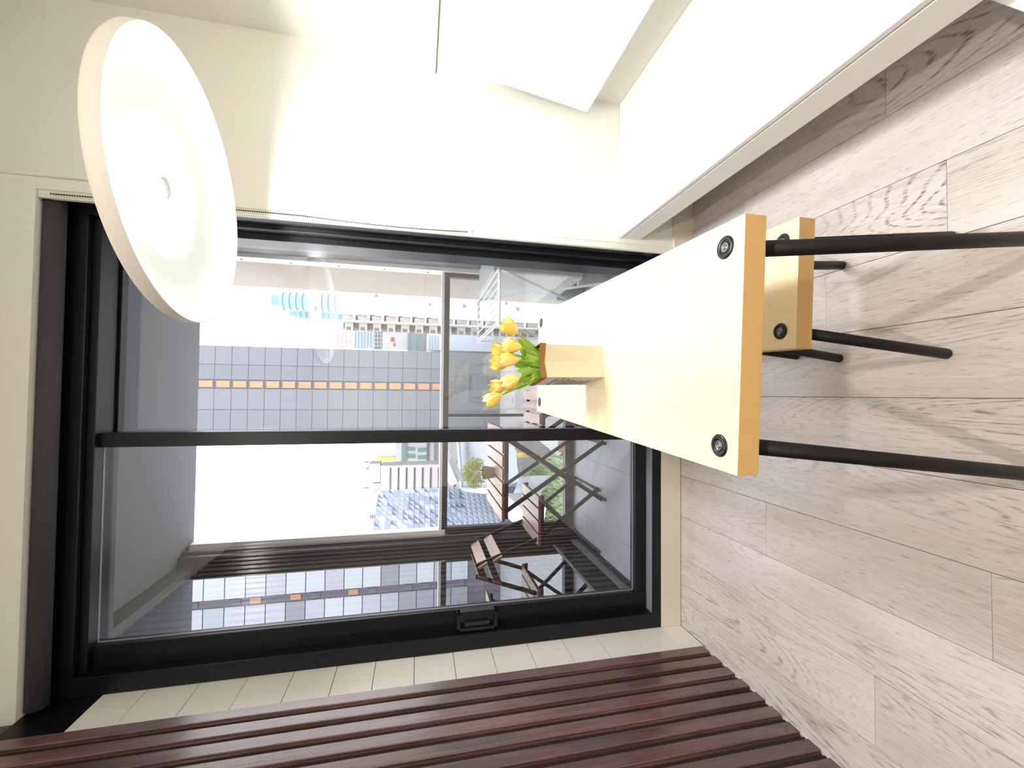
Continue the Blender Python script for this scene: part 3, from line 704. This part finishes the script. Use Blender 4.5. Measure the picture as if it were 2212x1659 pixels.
# white wall building with round holes
t, X0, X1, z0, z1, dp = bld('bubble_building', 'white building wall with scattered round holes beyond the beige fin', 'bubble_white', 728, 1180, 683, 600, 30, .8, zbot=GZ)
xc = (X0 + X1) / 2
sl = lambda y: at(800, y, 30).x - xc
bxo('lavender_panel', 'bubble_lav', t, sl(682), sl(634), -dp / 2 - .03, -dp / 2, at(776, 650, 30).z - z0, z1 - z0 - .02)
bxo('lower_band', 'bubble_lav', t, sl(682), sl(634), -dp / 2 - .03, -dp / 2, at(1180, 650, 30).z - z0 if at(1180, 650, 30).z > z0 else .01, at(958, 650, 30).z - z0)
holes = [(736, 658, 7.5, 'bubble_white'), (729, 647, 4, 'bubble_white'), (748, 651, 4.5, 'bubble_white'), (771, 664, 4.5, 'bubble_white'), (779, 652, 7, 'bubble_white'), (813, 639, 3.6, 'bubble_grey'), (928, 658, 3.6, 'bubble_grey'),
         (982, 650, 7, 'bubble_white'), (1003, 661, 4, 'bubble_grey'), (1015, 651, 4.5, 'bubble_white'), (1064, 668, 6, 'bubble_white'), (1084, 666, 4, 'bubble_white'), (1093, 655, 3.2, 'bubble_grey'), (1109, 668, 3.6, 'bubble_white'), (1118, 668, 3.6, 'bubble_grey')]
for (px, py, r, m_) in holes:
    p = at(px, py, 30); rad = r / F_PX * 30
    obj('round_hole', lathe(new_bm(), [(0, 0), (rad, 0), (rad, .05), (0, .05)], 24), m_, t, (p.x - xc, -dp / 2 - .03, p.z - z0), (math.pi / 2, 0, 0))
for px in (760, 790, 853): bxo('wall_joint', 'bubble_grey', t, sl(682), sl(634), -dp / 2 - .034, -dp / 2 - .03, at(px, 650, 30).z - z0, at(px - .6, 650, 30).z - z0)

# beige apartment block with stacked balconies
YAp = 46
t, X0, X1, z0, z1, dp = bld('apartment_block', 'beige apartment block with stacked glass-fronted balconies', 'apt_dark', 742, 1150, 717, 676, YAp, 1.5, zbot=GZ)
xc = (X0 + X1) / 2
ax = lambda y: at(800, y, YAp).x - xc
for i in range(14):
    xt = 740 + i * 30; zt_ = at(xt, 690, YAp).z - z0; zb_ = at(xt + 29, 690, YAp).z - z0
    bxo('balcony_slab', 'apt_light', t, ax(697), ax(677), -dp / 2 - 1.2, -dp / 2, zb_ - .1, zb_ + .12)
    bxo('bay_wall', 'apt_beige', t, ax(696.5), ax(686), -dp / 2 - .9, -dp / 2, zb_ + .12, zt_ - .25)
    bxo('balcony_glass', 'clad_d', t, ax(686), ax(679), -dp / 2 - 1.15, -dp / 2 - 1.05, zb_ + .12, zb_ + (zt_ - zb_) * .6)
    bxo('side_unit', 'apt_beige', t, ax(716.5), ax(698), -dp / 2 - .5, -dp / 2, zb_ + (zt_ - zb_) * .15, zt_ - (zt_ - zb_) * .25)
    bxo('window', 'win_dark', t, ax(716), ax(709), -dp / 2 - .52, -dp / 2 - .5, zb_ + (zt_ - zb_) * .3, zt_ - (zt_ - zb_) * .35)
bxo('side_frame', 'apt_light', t, ax(699), ax(697), -dp / 2 - 1.2, -dp / 2, 0, z1 - z0)

# curved blue tower far off with a lower neighbour
def round_tower(name, label, x_top, x_bot, y_l, y_r, Y, m, band):
    X0_, X1_ = at(650, y_l, Y).x, at(650, y_r, Y).x; z1_ = at(x_top, (y_l + y_r) / 2, Y).z
    r_ = (X1_ - X0_) / 2; Ht = z1_ - GZ
    t = thing(name, label, 'building', ((X0_ + X1_) / 2, Y + r_, GZ))
    obj('shaft', lathe(new_bm(), [(0, 0), (r_, 0), (r_, Ht), (0, Ht)], 40), m, t)
    for i in range(12):
        z = Ht - 2 - i * (Ht * .035)
        obj('floor_band', lathe(new_bm(), [(r_, z), (r_ * 1.02, z), (r_ * 1.02, z + 1), (r_, z + 1)], 40), band, t)
    obj('crown', lathe(new_bm(), [(r_ * .7, Ht), (r_ * .7, Ht + 3), (0, Ht + 3)], 32), 'blue_deep', t)
    return t
round_tower('round_blue_tower', 'tall round pale blue glass tower in the distance', 600, 700, 668, 628, 200, 'blue_tower', 'facet_b')
round_tower('round_blue_tower', 'shorter rounded blue tower left of the tall pale blue one', 638, 700, 686, 662, 230, 'blue_deep', 'blue_tower')

def strip_building(name, label, m, box_, Y, strips, sm, vertical=False, depth=5):
    t, X0, X1, z0, z1, dp = bld(name, label, m, *box_, Y, depth, zbot=GZ)
    xc = (X0 + X1) / 2
    for (xt, xb, yl, yr) in strips:
        xm = (xt + xb) / 2; a, b = at(xm, yl, Y).x - xc, at(xm, yr, Y).x - xc
        bxo('window', sm, t, a, b, -dp / 2 - .12, -dp / 2, at(xb, yl, Y).z - z0, at(xt, yl, Y).z - z0)
    return t
strip_building('pink_block', 'pale pink apartment block on the skyline with small windows', 'pink_wall', (704, 980, 757, 698), 130,
               [(716 + i * 9, 720 + i * 9, 754 - j * 9, 750 - j * 9) for i in range(5) for j in range(5)], 'office_white')
strip_building('striped_office', 'white office block with blue vertical window slots on the skyline', 'office_white', (762, 980, 757, 712), 113,
               [(766 + i * 6.6, 769 + i * 6.6, 752, 716) for i in range(6)], 'win_blue')
strip_building('window_block', 'white block with dark square windows beside the striped office', 'clad_a', (806, 980, 757, 709), 106,
               [(810 + i * 7, 814 + i * 7, 754 - j * 8.5, 749 - j * 8.5) for i in range(4) for j in range(5)], 'win_dark')
strip_building('plain_block', 'plain white block with a small red sign on the skyline', 'office_white', (826, 985, 757, 708), 99,
               [(844, 852, 738, 729), (850, 854, 748, 741), (838, 842, 718, 709)], 'red')
strip_building('teal_block', 'grey and teal block with white bands and diamond signs', 'grey_mid', (880, 1000, 757, 719), 92.5,
               [(880, 884, 758, 722), (895, 899, 758, 722), (901, 903.5, 758, 722)], 'teal')
strip_building('lattice_block', 'blue latticed glass block by the apartment balconies', 'facet_d', (922, 1010, 757, 722), 86,
               [(926 + i * 6, 929 + i * 6, 755, 725) for i in range(4)], 'facet_b')
tb2 = strip_building('grey_white_tower', 'white-fronted block with teal columns and purple bands left of the tower', 'office_white', (853, 1000, 1004, 955), 100,
               [(864 + 3, 872, 1000, 957), (880, 897, 974, 966), (880, 897, 990, 981), (902, 921, 976, 968), (902, 921, 992, 984)], 'teal')
for (xt, xb, yl, yr, m_) in ((921.5, 926.5, 1004, 957, 'purple'), (872, 879, 996, 957, 'grey_mid'), (937, 944, 1004, 957, 'grey_mid')):
    p0 = at((xt + xb) / 2, yl, 99.7); p1 = at((xt + xb) / 2, yr, 99.7); zt2 = at(xt, yl, 99.7).z; zb2 = at(xb, yl, 99.7).z
    bxo('colour_band', m_, tb2, p0.x - tb2.location.x, p1.x - tb2.location.x, 99.7 - tb2.location.y, 99.95 - tb2.location.y, zb2 - GZ, zt2 - GZ)
of = strip_building('grey_office', 'light grey office block with six long window strips', 'office_grey', (822, 1010, 1064, 1004), 84,
               [(841 + i * 17.4, 844.5 + i * 17.4, 1060, 1010) for i in range(9)], 'win_dark')
for (xt, xb, yl, yr) in ((797, 822, 1040, 1000), (806, 822, 1064, 1042), (790, 797, 1030, 1012)):
    p0 = at(810, yl, 86); p1 = at(810, yr, 86); zt2 = at(xt, yl, 86).z; zb2 = at(xb, yl, 86).z
    bxo('roof_plant', 'clad_d', of, p0.x - of.location.x, p1.x - of.location.x, 85 - of.location.y, 88.5 - of.location.y, zb2 - GZ, zt2 - GZ)
for y in (998, 1054):
    p = at(786, y, 85); bm = tube(new_bm(), [(p.x - of.location.x, 85 - of.location.y, at(797, y, 85).z - GZ), (p.x - of.location.x, 85 - of.location.y, p.z - GZ)], .12, 6); obj('mast', bm, 'win_dark', of)
p0, p1 = at(815, 991, 83), at(855, 989, 83)
bxo('crane_beam', 'yellow', of, p0.x - .35 - of.location.x, p0.x + .35 - of.location.x, 82.6 - of.location.y, 83.9 - of.location.y, p1.z - GZ, p0.z - GZ)
strip_building('corner_block', 'small white block at the far left behind the faceted building', 'office_white', (786, 1000, 1160, 1098), 84,
               [(800 + i * 4, 802 + i * 4, 1120, 1112) for i in range(3)], 'win_dark')

# faceted building: grid of folded triangular panels
YF0, YF1 = 66.0, 58.0
Pa, Pb, Pc = at(818, 1062, YF0), at(806, 1152, YF1), at(1062, 1062, YF0)
nx, nz = 9, 23
U_ = Vector((Pb.x - Pa.x, YF1 - YF0, 0)) / nx; dz = (Pa.z - Pc.z) / nz
nrm_ = U_.cross(Vector((0, 0, 1))).normalized(); nrm_ = nrm_ if nrm_.y < 0 else -nrm_
fcb = thing('faceted_building', 'glass building with a faceted facade of folded triangular panels', 'building', (Pa.x, Pa.y, GZ))
dpv = -nrm_ * 12
bm = prism(new_bm(), [Vector((0, 0, 0)), U_ * nx, U_ * nx + dpv, dpv], (0, 0, Pa.z - GZ)); obj('wall', bm, 'facet_c', fcb)
def tri_mesh(kind):
    bm = new_bm(); a, b, c_, d2 = Vector((0, 0, 0)), U_ * .96, U_ * .96 + Vector((0, 0, dz * .96)), Vector((0, 0, dz * .96))
    fold = nrm_ * (dz * .45)
    if kind == 0: pts = [a + fold * .1, b + fold * .1, d2 + fold]
    else: pts = [b + fold * .1, c_ + fold * .1, d2 + fold]
    prism(bm, pts, -nrm_ * .1); return mesh(bm, 'facet')
TM = [tri_mesh(0), tri_mesh(1)]
TM[0].materials.append(MATS['facet_a']); TM[1].materials.append(MATS['facet_b'])
cnt = 0
for j in range(nz):
    for i in range(nx):
        for k in (0, 1):
            if cnt >= 298: continue
            if j > 12 and (i + j) % 2 and k == 0 and False: continue
            base = U_ * i + Vector((0, 0, Pa.z - GZ - (j + 1) * dz)) + nrm_ * .1
            share('facet', TM[k], fcb, base, m=random.choice(('facet_a', 'facet_a', 'facet_d') if k == 0 else ('facet_b', 'facet_c', 'facet_b', 'facet_d'))); cnt += 1
bm = new_bm()
for j in range(nz):
    for i in range(nx):
        if j * nx * 2 + i * 2 < 298: continue
        base = U_ * i + Vector((0, 0, Pa.z - GZ - (j + 1) * dz)) + nrm_ * .1
        for k in (0, 1): 
            tmp = bmesh.new(); tmp.from_mesh(TM[k]); 
            for v in tmp.verts: v.co += base
            tmpm = bpy.data.meshes.new('tmp'); tmp.to_mesh(tmpm); tmp.free(); bm.from_mesh(tmpm); bpy.data.meshes.remove(tmpm)
ff = obj('lower_facets', bm, 'facet_d', fcb); ff['kind'] = 'stuff'

# lower roofs, street, roof garden seen through the balustrade
def slab(name, label, m, pix, z, th, cat):
    pts = [atz(x, y, z) for x, y in pix]; c = sum(pts, Vector()) / len(pts)
    t = thing(name, label, cat, (c.x, c.y, z - th))
    obj('deck', prism(new_bm(), [Vector((p.x - c.x, p.y - c.y, 0)) for p in pts], (0, 0, th)), m, t)
    return t, pts, c
t, pts, c = slab('podium_roof', 'flat grey podium roof with white parapet below the balcony', 'roof_grey', [(992, 940), (1000, 1056), (1052, 1060), (1098, 1040), (1086, 940)], -5, .8, 'building')
for a, b in zip(pts, pts[1:] + pts[:1]):
    obj('parapet', tube(new_bm(), [Vector((a.x - c.x, a.y - c.y, 1.0)), Vector((b.x - c.x, b.y - c.y, 1.0))], .3, 4), 'parapet', t)
t, pts, c = slab('curved_walkway', 'curved white-edged walkway between the buildings below', 'street', [(972, 950), (975, 1000), (990, 1040), (982, 1040), (968, 1005), (965, 950)], -2.6, .6, 'walkway')
for a, b in zip(pts, pts[1:]): obj('edge_rail', tube(new_bm(), [Vector((a.x - c.x, a.y - c.y, 1.0)), Vector((b.x - c.x, b.y - c.y, 1.0))], .3, 6), 'parapet', t)
t, pts, c = slab('road', 'grey road with a zebra crossing far below the balcony', 'road', [(1093, 925), (1098, 1046), (1150, 1030), (1185, 985), (1170, 925)], -13.7, .5, 'road')
for i in range(6):
    q = [(1097 + i * 3.2, 972), (1099 + i * 3.2, 972), (1100 + i * 3.2, 1008), (1098 + i * 3.2, 1008)]
    pr = [atz(x, y, -13.65) for x, y in q]; obj('crossing_stripe', prism(new_bm(), [Vector((p.x - c.x, p.y - c.y, .5)) for p in pr], (0, 0, .06)), 'office_white', t)
t, pts, c = slab('roof_garden', 'green planted roof garden with white edging below the balcony', 'lawn', [(1120, 1085), (1134, 1040), (1160, 1000), (1180, 985), (1262, 985), (1262, 1130), (1140, 1130)], -10, 3, 'garden')
bm = new_bm(); rg = random.Random(9)
xs_ = [p.x for p in pts]; ys_ = [p.y for p in pts]
for i in range(2600):
    p = Vector((rg.uniform(min(xs_) + 1, max(xs_) - 1), rg.uniform(min(ys_), max(ys_)), 0))
    px = Vector((p.x - c.x, p.y - c.y, 3)); h_ = rg.uniform(.2, .6); a = rg.uniform(0, 6.28); w = .22
    # stay inside the polygon
    ins = False; n = len(pts)
    for k in range(n):
        A1, B1 = pts[k], pts[(k + 1) % n]
        if (A1.y > p.y) != (B1.y > p.y) and p.x < (B1.x - A1.x) * (p.y - A1.y) / (B1.y - A1.y) + A1.x: ins = not ins
    if not ins: continue
    bm.faces.new([bm.verts.new(px + v) for v in (Vector((math.cos(a) * w, math.sin(a) * w, 0)), Vector((-math.cos(a) * w, -math.sin(a) * w, 0)), Vector((.1, .1, h_)))])
gl_ = obj('planting', bm, 'lawn_leaf', t); gl_['kind'] = 'stuff'
t, pts, c = slab('white_roof', 'white parapet roof beside the roof garden', 'parapet', [(1100, 1092), (1122, 1030), (1148, 1028), (1132, 1066), (1114, 1085)], -8, 2, 'building')
t, pts, c = slab('near_white_roof', 'bright white roof left of the roof garden under the balcony chair', 'office_white', [(1092, 1066), (1098, 1120), (1120, 1140), (1126, 1100)], -6.5, 2, 'building')
t, pts, c = slab('red_roof_kiosk', 'white kiosk with a red end beside the road below', 'office_white', [(1160, 948), (1205, 985), (1222, 975), (1222, 925), (1160, 925)], -11.5, 2, 'kiosk')
pr = [atz(x, y, -11.4) for x, y in ((1210, 950), (1210, 976), (1222, 975), (1222, 945))]
obj('red_end', prism(new_bm(), [Vector((p.x - c.x, p.y - c.y, 2)) for p in pr], (0, 0, .3)), 'red', t)
p = atz(1165, 982, -13.7); pb = thing('yellow_post', 'tall yellow sign post standing beside the road below', 'post', (p.x, p.y, -13.69)); 
obj('pole', tube(new_bm(), [(0, 0, 0), (0, 0, 4)], .3, 10), 'yellow', pb); obj('sign_head', tube(new_bm(), [(0, 0, 4), (0, 0, 4.5)], .8, 12), 'orange', pb)
